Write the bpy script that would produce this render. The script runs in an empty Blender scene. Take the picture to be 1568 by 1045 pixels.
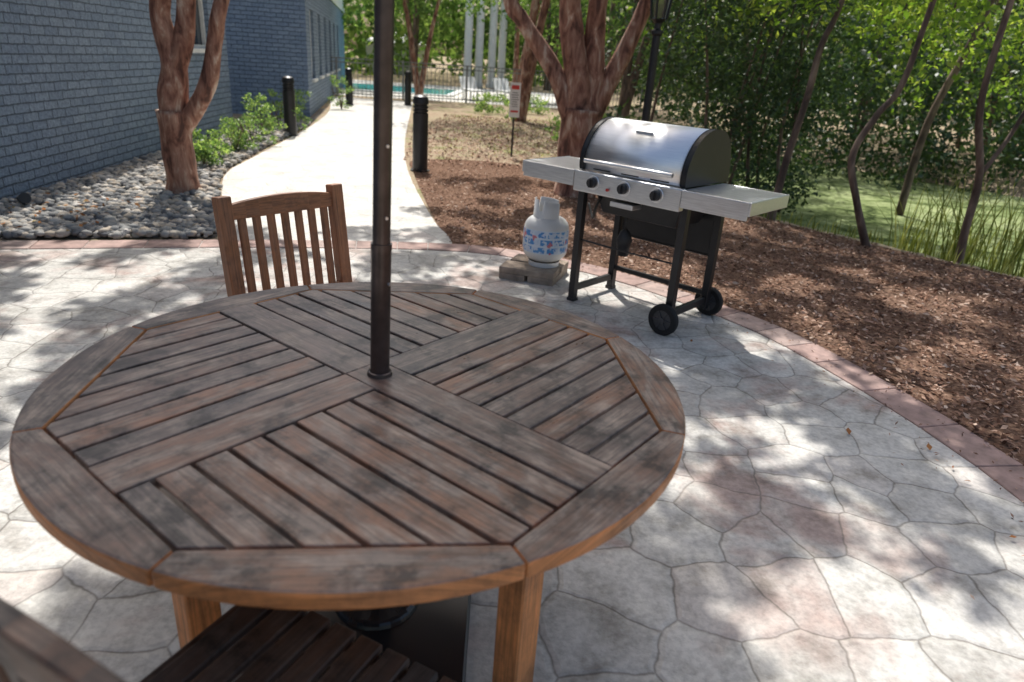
import bpy, bmesh, math, random
import numpy as np
from mathutils import Vector, Matrix
random.seed(7); rng=np.random.default_rng(7)
sc=bpy.context.scene
R=math.radians
# ---------------------------------------------------------------- helpers
def link(o,parent=None):
    sc.collection.objects.link(o)
    if parent: o.parent=parent
    return o
def empty(name,loc=(0,0,0),rz=0):
    e=bpy.data.objects.new(name,None); e.location=loc; e.rotation_euler=(0,0,rz); e.empty_display_size=.2
    sc.collection.objects.link(e); return e
def mesh(name,v,f,mats,parent=None,smooth=False,bevel=0,mi=None,seg=1):
    me=bpy.data.meshes.new(name); me.from_pydata([tuple(p) for p in v],[],[tuple(q) for q in f])
    if not isinstance(mats,(list,tuple)): mats=[mats]
    for m in mats: me.materials.append(m)
    if mi is not None: me.polygons.foreach_set('material_index',mi)
    if smooth: me.polygons.foreach_set('use_smooth',[True]*len(me.polygons))
    me.update(); o=bpy.data.objects.new(name,me); link(o,parent)
    if bevel:
        b=o.modifiers.new('b','BEVEL'); b.width=bevel; b.segments=seg; b.limit_method='ANGLE'; b.angle_limit=R(35)
    return o
def npmesh(name,V,F,mats,parent=None,smooth=False):
    me=bpy.data.meshes.new(name); n=len(V); m,k=F.shape
    me.vertices.add(n); me.vertices.foreach_set('co',V.astype(np.float32).ravel())
    me.loops.add(m*k); me.loops.foreach_set('vertex_index',F.astype(np.int32).ravel())
    me.polygons.add(m); me.polygons.foreach_set('loop_start',np.arange(0,m*k,k,dtype=np.int32))
    me.polygons.foreach_set('loop_total',np.full(m,k,dtype=np.int32))
    if smooth: me.polygons.foreach_set('use_smooth',np.ones(m,dtype=bool))
    me.materials.append(mats); me.update(calc_edges=True); me.validate()
    o=bpy.data.objects.new(name,me); return link(o,parent)
BF=[(0,3,2,1),(4,5,6,7),(0,1,5,4),(1,2,6,5),(2,3,7,6),(3,0,4,7)]
def boxv(c,s,rot=None):
    v=[]
    for z in (-.5,.5):
        for x,y in((-.5,-.5),(.5,-.5),(.5,.5),(-.5,.5)):
            p=Vector((x*s[0],y*s[1],z*s[2]))
            if rot is not None: p=rot@p
            v.append(p+Vector(c))
    return v
class Geo:
    def __init__(s): s.v=[];s.f=[];s.mi=[]
    def add(s,v,f,mi=0):
        o=len(s.v); s.v+= [tuple(p) for p in v]; s.f+=[tuple(i+o for i in q) for q in f]; s.mi+=[mi]*len(f); return s
    def box(s,c,sz,rot=None,mi=0): return s.add(boxv(c,sz,rot),BF,mi)
    def cyl(s,a,b,r0,r1=None,n=20,mi=0,cap=True):
        r1=r0 if r1 is None else r1
        a=Vector(a);b=Vector(b);d=(b-a).normalized(); u=d.orthogonal().normalized(); w=d.cross(u)
        v=[];f=[]
        for c,r in((a,r0),(b,r1)):
            for i in range(n):
                t=2*math.pi*i/n; v.append(c+u*math.cos(t)*r+w*math.sin(t)*r)
        for i in range(n): j=(i+1)%n; f.append((i,j,n+j,n+i))
        if cap: f.append(tuple(range(n-1,-1,-1))); f.append(tuple(range(n,2*n)))
        return s.add(v,f,mi)
    def lathe(s,c,prof,n=32,mi=0):
        v=[];f=[];m=len(prof)
        for (r,z) in prof:
            for i in range(n):
                t=2*math.pi*i/n; v.append((c[0]+r*math.cos(t),c[1]+r*math.sin(t),c[2]+z))
        for k in range(m-1):
            for i in range(n):
                j=(i+1)%n; f.append((k*n+i,k*n+j,(k+1)*n+j,(k+1)*n+i))
        return s.add(v,f,mi)
    def tube(s,pts,rad,n=10,sub=5,lump=0,mi=0):
        P=[Vector(p) for p in pts]
        if not isinstance(rad,(list,tuple)): rad=[rad]*len(P)
        Q=[];RR=[]
        for i in range(len(P)-1):
            p0=P[max(i-1,0)];p1=P[i];p2=P[i+1];p3=P[min(i+2,len(P)-1)]
            for k in range(sub):
                t=k/sub
                Q.append(.5*((2*p1)+(p2-p0)*t+(2*p0-5*p1+4*p2-p3)*t*t+(3*p1-p0-3*p2+p3)*t**3)); RR.append(rad[i]*(1-t)+rad[i+1]*t)
        Q.append(P[-1]);RR.append(rad[-1])
        v=[];f=[];u=None
        ph=random.random()*6
        for i,q in enumerate(Q):
            d=(Q[min(i+1,len(Q)-1)]-Q[max(i-1,0)]).normalized()
            u=d.orthogonal().normalized() if u is None else (u-d*u.dot(d)).normalized()
            w=d.cross(u)
            for k in range(n):
                t=2*math.pi*k/n
                r=RR[i]*(1+lump*(math.sin(3*t+ph+i*.13)*.6+math.sin(5*t+ph*2-i*.21)*.3+math.sin(i*.9+2*t+ph)*.4+random.uniform(-.12,.12)))
                v.append(q+u*math.cos(t)*r+w*math.sin(t)*r)
        for i in range(len(Q)-1):
            for k in range(n):
                j=(k+1)%n; f.append((i*n+k,i*n+j,(i+1)*n+j,(i+1)*n+k))
        f.append(tuple(range(n-1,-1,-1))); f.append(tuple((len(Q)-1)*n+k for k in range(n)))
        return s.add(v,f,mi)
    def obj(s,name,mats,parent=None,smooth=False,bevel=0,seg=1):
        return mesh(name,s.v,s.f,mats,parent,smooth,bevel,s.mi,seg)
# ---------------------------------------------------------------- materials
class M:
    def __init__(s,name,rough=.6,metal=0,col=(.5,.5,.5),spec=.5):
        s.m=bpy.data.materials.new(name); s.m.use_nodes=True; s.t=s.m.node_tree; s.b=s.t.nodes['Principled BSDF']
        s.set('Roughness',rough); s.set('Metallic',metal); s.set('Base Color',(*col,1)); s.set('Specular IOR Level',spec)
    def set(s,k,v): s.b.inputs[k].default_value=v
    def n(s,typ,ins={},**kw):
        nd=s.t.nodes.new(typ)
        for k,v in kw.items(): setattr(nd,k,v)
        for k,v in ins.items():
            if isinstance(v,bpy.types.NodeSocket): s.t.links.new(v,nd.inputs[k])
            else: nd.inputs[k].default_value=v
        return nd
    def l(s,a,k): s.t.links.new(a,s.b.inputs[k])
    def diffuse(s,col):
        d=s.n('ShaderNodeBsdfDiffuse',{'Color':col}); s.t.links.new(d.outputs[0],s.t.nodes['Material Output'].inputs['Surface']); s.t.nodes.remove(s.b); return s.m
    def coord(s,kind='Object',scale=(1,1,1)):
        tc=s.n('ShaderNodeTexCoord')
        if scale==(1,1,1): return tc.outputs[kind]
        mp=s.n('ShaderNodeMapping',{'Vector':tc.outputs[kind]}); mp.inputs['Scale'].default_value=scale; return mp.outputs[0]
    def noise(s,vec,scale,detail=3,rough=.55,dist=0):
        return s.n('ShaderNodeTexNoise',{'Vector':vec,'Scale':scale,'Detail':detail,'Roughness':rough,'Distortion':dist}).outputs['Fac']
    def ramp(s,fac,stops,interp='LINEAR'):
        r=s.n('ShaderNodeValToRGB',{'Fac':fac}); cr=r.color_ramp; cr.interpolation=interp
        while len(cr.elements)<len(stops): cr.elements.new(.5)
        for e,(p,c) in zip(cr.elements,stops):
            e.position=p; e.color=(*c,1) if isinstance(c,tuple) else (c,c,c,1)
        return r.outputs['Color']
    def mix(s,fac,a,b,mode='MIX'):
        nd=s.n('ShaderNodeMix',data_type='RGBA',blend_type=mode)
        for i,v in((0,fac),(6,a),(7,b)):
            if isinstance(v,bpy.types.NodeSocket): s.t.links.new(v,nd.inputs[i])
            else: nd.inputs[i].default_value=v if i==0 else (*v,1)
        return nd.outputs[2]
    def math(s,op,a,b=0):
        nd=s.n('ShaderNodeMath',operation=op)
        for i,v in((0,a),(1,b)):
            if isinstance(v,bpy.types.NodeSocket): s.t.links.new(v,nd.inputs[i])
            else: nd.inputs[i].default_value=v
        return nd.outputs[0]
    def bump(s,h,strength=.4,dist=.01):
        b=s.n('ShaderNodeBump',{'Height':h,'Strength':strength,'Distance':dist}); s.l(b.outputs[0],'Normal')
    def rnd(s): return s.n('ShaderNodeNewGeometry').outputs['Random Per Island']

def simple(name,col,rough=.5,metal=0,var=.15,scale=8,bump=0,spec=.5):
    a=M(name,rough,metal,col,spec); v=a.coord(); f=a.noise(v,scale,3)
    lo=tuple(c*(1-var) for c in col); hi=tuple(min(1,c*(1+var)) for c in col)
    a.l(a.ramp(f,[(.3,lo),(.7,hi)]),'Base Color')
    if bump: a.bump(f,bump,.004)
    return a.m
def wood(name,grey=.5,bright=1.0,rough=.5,tint=None):
    a=M(name,rough); uv=a.coord('UV'); r=a.rnd()
    off=a.n('ShaderNodeCombineXYZ',{'X':a.math('MULTIPLY',r,37.),'Y':a.math('MULTIPLY',r,11.)}).outputs[0]
    v=a.n('ShaderNodeVectorMath',{0:uv,1:off},operation='ADD').outputs[0]
    vg=a.n('ShaderNodeMapping',{'Vector':v}); vg.inputs['Scale'].default_value=(3,75,1)
    g=a.noise(vg.outputs[0],1.6,4,.7,.6)
    vb=a.n('ShaderNodeMapping',{'Vector':v}); vb.inputs['Scale'].default_value=(6,16,1)
    bl=a.noise(vb.outputs[0],1.3,4,.65,.3)
    b=bright
    def C(x,y,z): return (x*b,y*b,z*b)
    if tint: c1=a.ramp(r,[(0,tuple(t*.85 for t in tint)),(.5,tint),(1,tuple(t*1.15 for t in tint))])
    else: c1=a.ramp(r,[(0,C(.225,.12,.075)),(.22,C(.12,.09,.077)),(.45,C(.265,.135,.08)),(.6,C(.16,.118,.097)),(.8,C(.10,.082,.075)),(1,C(.24,.122,.07))])
    gr=a.ramp(bl,[(.35,C(.10,.092,.087)),(.6,C(.28,.23,.19))])
    c2=a.mix(a.math('MULTIPLY',a.ramp(bl,[(.40,0.0),(.60,1.0)]),grey),c1,gr)
    c3=a.mix(1.0,c2,a.ramp(g,[(.28,(.4,.38,.37)),(.5,(.9,.9,.9)),(.75,(1.35,1.27,1.2))]),'MULTIPLY')
    wv=a.coord('Object'); st=a.noise(wv,8,5,.72)
    c4=a.mix(1.0 if not tint else .5,c3,a.ramp(st,[(.37,(.30,.31,.33)),(.47,(.80,.80,.80)),(.64,(1.18,1.12,1.06))]),'MULTIPLY')
    a.l(c4,'Base Color'); a.l(a.ramp(bl,[(.3,rough-.12),(.7,rough+.15)]),'Roughness')
    return a.m
def leafmat(name,c0,c1,c2,trans=.5,noise=True,gloss=True):
    a=M(name,.5); t=a.t; f=a.rnd()
    if noise: f=a.math('ADD',a.math('MULTIPLY',f,.55),a.math('MULTIPLY',a.noise(a.coord(),.9,0),.45))
    c=a.ramp(f,[(.15,c0),(.5,c1),(.85,c2)])
    last=a.n('ShaderNodeBsdfDiffuse',{'Color':c})
    if gloss:
        gl=a.n('ShaderNodeBsdfGlossy',{'Roughness':.4,'Color':(1,1,1,1)})
        last=a.n('ShaderNodeMixShader',{0:.045,1:last.outputs[0],2:gl.outputs[0]})
    if trans>0:
        tr=a.n('ShaderNodeBsdfTranslucent',{'Color':a.mix(1.0,c,(2.6,2.7,1.2),'MULTIPLY')})
        last=a.n('ShaderNodeMixShader',{0:trans,1:last.outputs[0],2:tr.outputs[0]})
    t.links.new(last.outputs[0],t.nodes['Material Output'].inputs['Surface']); t.nodes.remove(a.b); return a.m
def bark(name,cols,sc_=(6,6,1.6),bump=.5):
    a=M(name,.75); v=a.coord('Object',sc_); n1=a.noise(v,1.5,4,.6,.5); n2=a.noise(a.coord('Object',(12,12,3)),2.5,3,.6)
    c=a.ramp(n1,[(.36,cols[0]),(.46,cols[1]),(.56,cols[2]),(.64,cols[3])])
    c=a.mix(.6,c,a.ramp(n2,[(.3,(.55,.5,.48)),(.7,(1.15,1.15,1.15))]),'MULTIPLY')
    a.l(c,'Base Color'); a.bump(n1,bump,.03); return a.m

m_table=wood('weathered_teak',.85,1.42,.38); m_rim=wood('weathered_teak_rim',.9,1.35,.42)
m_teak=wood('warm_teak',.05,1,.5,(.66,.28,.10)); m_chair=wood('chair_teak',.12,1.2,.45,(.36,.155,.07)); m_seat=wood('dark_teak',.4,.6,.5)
m_blackmetal=simple('black_metal',(.022,.022,.024),.38,.2,.2)
m_bronze=simple('bronze_pole',(.10,.08,.075),.3,.7,.2,30)
m_black=simple('black_plastic',(.02,.02,.022),.5)
m_rubber=simple('rubber',(.015,.015,.015),.8)
m_blackgloss=simple('black_enamel',(.014,.014,.016),.2)
def steel(name,rough,sx,lo,hi):
    a=M(name,rough,1.0,(.62,.62,.62)); v=a.coord('Object',sx); f=a.noise(v,4,3); a.l(a.ramp(f,[(.3,lo),(.7,hi)]),'Base Color')
    a.l(a.ramp(f,[(.3,rough-.05),(.7,rough+.1)]),'Roughness'); return a.m
m_steel=steel('brushed_steel',.36,(2,30,60),(.84,.84,.85),(.95,.95,.95)); m_steel2=steel('steel_fascia',.4,(3,60,60),(.60,.61,.62),(.80,.81,.82))
m_white=simple('white_paint',(.78,.78,.77),.4,0,.05)
m_conc=simple('weathered_block',(.34,.27,.21),.9,0,.4,10,.6)
def brickmat(name,c1,c2,cm):
    a=M(name,.75); tc=a.n('ShaderNodeTexCoord'); sp=a.n('ShaderNodeSeparateXYZ',{0:tc.outputs['Object']})
    nz=a.noise(tc.outputs['Object'],9,2)
    xx=a.math('ADD',a.math('ADD',sp.outputs[0],sp.outputs[1]),a.math('MULTIPLY',nz,.014))
    zz=a.math('ADD',sp.outputs[2],a.math('MULTIPLY',nz,.024))
    v=a.n('ShaderNodeCombineXYZ',{'X':xx,'Y':zz}).outputs[0]
    b=a.n('ShaderNodeTexBrick',{'Vector':v,'Color1':(*c1,1),'Color2':(*c2,1),'Mortar':(*cm,1),'Scale':1,'Mortar Size':.008,'Mortar Smooth':.5,'Brick Width':.235,'Row Height':.082,'Bias':0})
    n2=a.noise(tc.outputs['Object'],28,3,.65)
    c=a.mix(.8,b.outputs['Color'],a.ramp(n2,[(.3,(.62,.62,.64)),(.7,(1.28,1.28,1.26))]),'MULTIPLY')
    a.l(c,'Base Color'); h=a.math('ADD',a.math('MULTIPLY',b.outputs['Fac'],-1.3),a.math('MULTIPLY',n2,1.1)); a.bump(h,1.0,.025); return a.m
m_brick=brickmat('painted_blue_brick',(.20,.27,.375),(.26,.335,.44),(.10,.14,.19))
m_glass=M('window_glass',.06,0,(.03,.045,.06),.8).m
m_siding=simple('white_siding',(.75,.75,.73),.7,0,.08)

def patio_mat(name,lines=1.0,k=1.0):
    a=M(name,.72); tc=a.n('ShaderNodeTexCoord'); o=tc.outputs['Object']
    nz=a.n('ShaderNodeTexNoise',{'Vector':o,'Scale':3.2,'Detail':4,'Roughness':.5},noise_dimensions='2D')
    dv=a.n('ShaderNodeVectorMath',{0:nz.outputs['Color'],1:(.5,.5,.5)},operation='SUBTRACT').outputs[0]
    dv=a.n('ShaderNodeVectorMath',{0:dv},operation='SCALE'); dv.inputs['Scale'].default_value=.10
    v=a.n('ShaderNodeVectorMath',{0:o,1:dv.outputs[0]},operation='ADD').outputs[0]
    ed=a.n('ShaderNodeTexVoronoi',{'Vector':v,'Scale':3.9,'Randomness':.75},feature='DISTANCE_TO_EDGE',voronoi_dimensions='2D').outputs['Distance']
    ce=a.n('ShaderNodeTexVoronoi',{'Vector':v,'Scale':3.9,'Randomness':.75},feature='F1',voronoi_dimensions='2D').outputs['Color']
    cr=a.n('ShaderNodeSeparateColor',{0:ce}).outputs[0]
    base=a.ramp(cr,[(0,(.50*k,.48*k,.44*k)),(.45,(.58*k,.56*k,.515*k)),(.8,(.63*k,.61*k,.565*k)),(1,(.54*k,.48*k,.435*k))])
    pk=a.noise(o,1.5,4,.65,.4); pk2=a.ramp(pk,[(.51,0.0),(.63,.8)])
    c=a.mix(pk2,base,(.40*k,.28*k,.24*k)) if lines>.5 else base
    gr=a.noise(o,5,5,.7); c=a.mix(.9*lines,c,a.ramp(gr,[(.32,(.50,.48,.45)),(.5,(.95,.95,.95)),(.72,(1.22,1.21,1.2))]),'MULTIPLY')
    fn=a.noise(o,45,3,.65); c=a.mix(.6,c,a.ramp(fn,[(.3,(.65,.65,.65)),(.6,(1.12,1.12,1.12))]),'MULTIPLY')
    line=a.ramp(ed,[(.003,0.0),(.024,1.0)])
    lw=a.ramp(gr,[(.35,.85*lines),(.65,.45*lines)])
    c=a.mix(a.math('MULTIPLY',a.math('SUBTRACT',1.0,line),lw),c,(.14,.12,.10))
    a.l(c,'Base Color')
    h=a.math('ADD',a.ramp(ed,[(0,0.0),(.07,1.0)]),a.math('MULTIPLY',fn,.7)); a.bump(h,.5,.009)
    return a.m
m_patio=patio_mat('flagstone_patio'); m_path=patio_mat('stamped_path',.45,1.08)
def border_mat():
    a=M('red_border_stone',.85); r=a.rnd(); v=a.coord(); c=a.ramp(r,[(0,(.35,.24,.21)),(.5,(.41,.285,.25)),(1,(.45,.35,.31))])
    c=a.mix(1.0,c,a.ramp(a.noise(v,9,4,.65),[(.3,(.6,.6,.6)),(.7,(1.25,1.22,1.2))]),'MULTIPLY'); a.l(c,'Base Color'); return a.m
m_border=border_mat()
m_deck=simple('pale_concrete',(.62,.60,.55),.85,0,.14,3)
def mulch_ground():
    a=M('mulch_base'); v=a.coord(); f=a.noise(v,45,4,.7,.5)
    return a.diffuse(a.ramp(f,[(.3,(.05,.03,.022)),(.5,(.17,.105,.075)),(.72,(.36,.24,.17))]))
m_mulch=mulch_ground()
def chipmat(name,stops):
    a=M(name,.85); return a.diffuse(a.ramp(a.rnd(),stops))
m_chip=chipmat('bark_chips',[(0,(.08,.042,.03)),(.25,(.22,.125,.085)),(.6,(.35,.21,.15)),(.85,(.48,.33,.25)),(1,(.64,.50,.40))])
m_rock=chipmat('river_rock',[(0,(.13,.13,.135)),(.3,(.27,.27,.265)),(.6,(.40,.385,.355)),(.85,(.46,.39,.31)),(1,(.66,.63,.59))])
m_gravelbed=simple('gravel_bed',(.14,.12,.10),.95,0,.5,30)
def lawn():
    a=M('lawn_ground'); v=a.coord(); g=a.noise(v,1.3,5,.65); f=a.noise(v,30,3,.7)
    c=a.ramp(g,[(.36,(.36,.27,.20)),(.52,(.40,.33,.24)),(.62,(.30,.29,.16)),(.74,(.18,.24,.09))]); c=a.mix(.9,c,a.ramp(f,[(.3,(.45,.43,.42)),(.7,(1.35,1.35,1.3))]),'MULTIPLY')
    return a.diffuse(c)
m_lawn=lawn()
def pondm():
    a=M('pond_algae',.7); v=a.coord(); g=a.noise(v,1.6,5,.7,.5); f=a.noise(v,25,3,.7)
    c=a.ramp(g,[(.36,(.05,.07,.03)),(.45,(.19,.24,.10)),(.6,(.36,.41,.21))]); c=a.mix(.7,c,a.ramp(f,[(.3,(.5,.5,.5)),(.7,(1.25,1.25,1.2))]),'MULTIPLY')
    return a.diffuse(c)
m_pond=pondm()
m_crape=bark('crape_myrtle_bark',[(.10,.04,.026),(.27,.12,.078),(.40,.22,.15),(.57,.42,.32)],(7,7,2.4))
m_bark=bark('dark_bark',[(.07,.045,.035),(.12,.08,.06),(.18,.125,.095),(.26,.19,.14)])
m_leaf_c=leafmat('canopy_leaf',(.04,.08,.015),(.08,.14,.03),(.14,.2,.05),.12,False,False)
m_leaf_y=leafmat('young_sunlit_leaf',(.06,.11,.02),(.12,.19,.035),(.27,.31,.08),.5)  # paler yellow-green; the sunlit look of the foliage is put into this colour
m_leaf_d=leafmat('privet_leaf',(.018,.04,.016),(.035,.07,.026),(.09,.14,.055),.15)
m_leaf_f=leafmat('far_leaf',(.04,.075,.028),(.08,.135,.05),(.19,.25,.10),.35,True,False)
m_leaf_s=leafmat('shrub_leaf',(.07,.13,.05),(.14,.23,.09),(.27,.35,.15),.35,False)
m_grass=leafmat('reed_blade',(.10,.12,.035),(.19,.21,.07),(.34,.33,.15),.3,False,False)

# ---------------------------------------------------------------- terrain
def sm(x,a,b):
    t=np.clip((x-a)/(b-a),0,1); return t*t*(3-2*t)
def gz(x,y):
    s=(x-2.55)*.77+(y-7.56)*.64
    return -.55*sm(s,.2,1.8)*(1-sm(s,7.5,10))*sm(x,1.2,3.0)*(1-sm(x,16,24))
xs=np.concatenate([np.array([-400,-150,-60,-30,-18]),np.arange(-12,22,.3),np.array([24,30,45,80,160,400])])
ys=np.concatenate([np.array([-200,-60,-20,-8]),np.arange(-4,20,.3),np.array([22,26,32,45,80,160,400,900])])
XX,YY=np.meshgrid(xs,ys,indexing='ij'); ZZ=gz(XX,YY)
V=np.stack([XX.ravel(),YY.ravel(),ZZ.ravel()],1); nx,ny=len(xs),len(ys)
I=(np.arange(nx-1)[:,None]*ny+np.arange(ny-1)[None,:]).ravel()
npmesh('ground',V,np.stack([I,I+ny,I+ny+1,I+1],1),m_lawn,smooth=True)
def poly(name,pts,z,mat):
    return mesh(name,[(x,y,z) for x,y in pts],[tuple(range(len(pts)))],mat)
poly('pond',[(2.6,9.0),(3.6,7.6),(5.3,6.0),(9,2.2),(18,0),(22,8),(16,17),(7.0,18.0),(3.2,14)],-.3,m_pond)
def cr(pts,sub=6):
    P=[Vector((*p,0)) for p in pts]; out=[]
    for i in range(len(P)-1):
        p0=P[max(i-1,0)];p1=P[i];p2=P[i+1];p3=P[min(i+2,len(P)-1)]
        for k in range(sub):
            t=k/sub; q=.5*((2*p1)+(p2-p0)*t+(2*p0-5*p1+4*p2-p3)*t*t+(3*p1-p0-3*p2+p3)*t**3); out.append((q.x,q.y))
    out.append(pts[-1]); return out
B=cr([(-6.0,4.0),(-3.73,4.69),(-2.15,5.18),(-.62,5.50),(.15,5.38),(.85,4.96),(1.42,4.36),(1.71,3.94),(1.94,3.38),(2.08,2.93),(2.18,2.48),(2.24,1.7),(2.15,.8),(1.9,-.2),(1.4,-1.5)])
poly('patio',B+[(1.2,-4),(-6,-4)],.004,m_patio)
pL=[(-2.3,5.13),(-2.35,5.4),(-3.02,6.82),(-3.5,8.1),(-3.68,9.4),(-4.25,14.0),(-5.0,18),(-6.4,23)]
pR=[(-3.7,23),(-2.9,17.5),(-2.15,12.5),(-1.55,9.23),(-.86,6.5),(-.62,5.8),(-.55,5.5)]
poly('path',cr(pL,4)+cr(pR,4),.008,m_path)
g=Geo()
Bv=[Vector((*p,0)) for p in B]
L=[0]
for i in range(1,len(Bv)): L.append(L[-1]+(Bv[i]-Bv[i-1]).length)
def at(s):
    for i in range(1,len(L)):
        if L[i]>=s or i==len(L)-1:
            t=(s-L[i-1])/(L[i]-L[i-1]); p=Bv[i-1].lerp(Bv[i],t); d=(Bv[i]-Bv[i-1]).normalized(); return p,Vector((-d.y,d.x,0))
s=0.0
while s<L[-1]-.5:
    w=random.uniform(.24,.40)
    a0,n0=at(s+.003); a1,n1=at(s+w-.003); wd=-.20
    q=[a0+n0*.02,a1+n1*.02,a1+n1*wd,a0+n0*wd]; zt=.010+random.uniform(0,.002)
    g.add([(p.x,p.y,-.01) for p in q]+[(p.x,p.y,zt) for p in q],BF)
    s+=w
g.obj('patio_border',m_border,bevel=.003)
mp=cr([(-.57,5.53),(-.84,6.5),(-1.43,9.0),(-1.6,10.2),(-.6,10.6),(.8,10.0),(2.0,8.8),(2.6,7.7),(3.2,7.0),(3.75,6.3),(4.4,5.6),(5.6,4.2),(7,2.4),(8,0)],4)
mpoly=mp+[(8,-4),(1.2,-4)]+[p for p in reversed(B) if p[0]>-.55 and p[1]>-3.9]
mul=empty('mulch_bed')
mesh('bed_surface',[(x,y,.006) for x,y in mpoly],[tuple(range(len(mpoly)))],m_mulch,mul)
def inpoly(px,py,poly):
    c=np.zeros(len(px),bool); n=len(poly)
    for i in range(n):
        x1,y1=poly[i]; x2,y2=poly[(i+1)%n]
        if y1==y2: continue
        cond=((y1>py)!=(y2>py))&(px<(x2-x1)*(py-y1)/(y2-y1)+x1); c^=cond
    return c
def leaves(name,C,size,mat,parent=None,up=.0,asp=.5,flat=False):
    n=len(C); size=np.broadcast_to(size,(n,))*rng.uniform(.7,1.3,n)
    d=rng.normal(size=(n,3))
    if flat: d[:,2]*=.25
    d/=np.linalg.norm(d,axis=1)[:,None]
    nn=rng.normal(size=(n,3)); nn[:,2]=np.abs(nn[:,2])+up
    w=np.cross(d,nn); w/=np.linalg.norm(w,axis=1)[:,None]+1e-9
    u=np.cross(w,d)
    h=size[:,None]
    V=np.stack([C-d*h*.5,C+w*h*asp*.5-d*h*.05+u*h*.06,C+d*h*.5,C-w*h*asp*.5-d*h*.05+u*h*.06],1).reshape(-1,3)
    F=np.arange(4*n).reshape(n,4)
    return npmesh(name,V,F,mat,parent)
n=95000; px=rng.uniform(-1.9,4.5,n); py=rng.uniform(1.0,10.5,n); k=inpoly(px,py,mpoly)&(rng.uniform(size=n)<np.clip(1.35-py*.12,.2,1)); px,py=px[k],py[k]
hh=np.sin(px*3+py*2)*.006+.014
leaves('bark_chips',np.stack([px,py,hh+rng.uniform(0,.016,len(px))],1),rng.uniform(.018,.048,len(px)),m_chip,mul,up=1.0,asp=.4,flat=True)
n=260; q=rng.integers(25,len(B)-12,n); px=np.array([B[i][0] for i in q])-np.abs(rng.normal(0,.22,n)); py=np.array([B[i][1] for i in q])-np.abs(rng.normal(0,.15,n))
leaves('spilled_chips',np.stack([px,py,np.full(n,.018)],1),.02,m_chip,mul,up=2.,asp=.4,flat=True)
# leaf litter over the thin grass between path and pool
n=9000; px=rng.uniform(-2.2,3,n); py=rng.uniform(10,19,n); k=px>-2.0-.13*(py-12)
leaves('leaf_litter',np.stack([px[k],py[k],np.full(k.sum(),.02)],1),.06,m_chip,up=1.5,asp=.45,flat=True)
m_fall=chipmat('dry_leaf',[(0,(.30,.12,.05)),(.4,(.42,.2,.08)),(.8,(.25,.15,.08)),(1,(.42,.33,.14))])
n=26; px=rng.uniform(-4,3,n); py=rng.uniform(.6,5,n)
leaves('fallen_leaves',np.stack([px,py,np.full(n,.020)],1),.04,m_fall,up=2.5,asp=.5,flat=True)
gp=[(-6,4.08),(-3.73,4.78),(-2.4,5.2),(-2.42,5.5),(-3.08,6.85),(-3.55,8.1),(-3.74,9.4),(-4.3,14),(-5.1,18),(-5.6,18),(-6,10)]
rk=empty('river_rock_bed'); mesh('bed',[(x,y,.01) for x,y in gp],[tuple(range(len(gp)))],m_gravelbed,rk)
bm=bmesh.new(); bmesh.ops.create_icosphere(bm,subdivisions=1,radius=1); bv=np.array([v.co[:] for v in bm.verts]); bf=np.array([[v.index for v in f.verts] for f in bm.faces]); bm.free()
n=13000; px=rng.uniform(-4.95,-2.35,n); py=4.3+rng.uniform(0,1,n)**1.7*10; k=inpoly(px,py,gp); px,py=px[k],py[k]; n=len(px)
sz=rng.uniform(.016,.046,n)*(1+.02*py); S=np.stack([sz*rng.uniform(.8,1.3,n),sz*rng.uniform(.8,1.3,n),sz*rng.uniform(.5,.75,n)],1)
an=rng.uniform(0,6.28,n); bb=bv[None]*(1+rng.uniform(-.15,.15,(n,len(bv),1)))*S[:,None,:]
ca,sa=np.cos(an)[:,None],np.sin(an)[:,None]
rx=bb[:,:,0]*ca-bb[:,:,1]*sa; ry=bb[:,:,0]*sa+bb[:,:,1]*ca
VV=np.stack([rx+px[:,None],ry+py[:,None],bb[:,:,2]+.02+rng.uniform(0,.03,n)[:,None]],2).reshape(-1,3)
FF=(bf[None]+np.arange(n)[:,None,None]*len(bv)).reshape(-1,3)
npmesh('rocks',VV,FF,m_rock,rk,smooth=True)
n=90; px=rng.uniform(-4.3,-3.3,n); py=rng.uniform(4.9,6.2,n); leaves('dry_leaves',np.stack([px,py,np.full(n,.065)],1),.05,m_fall,rk,up=1.5,asp=.5,flat=True)

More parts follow.
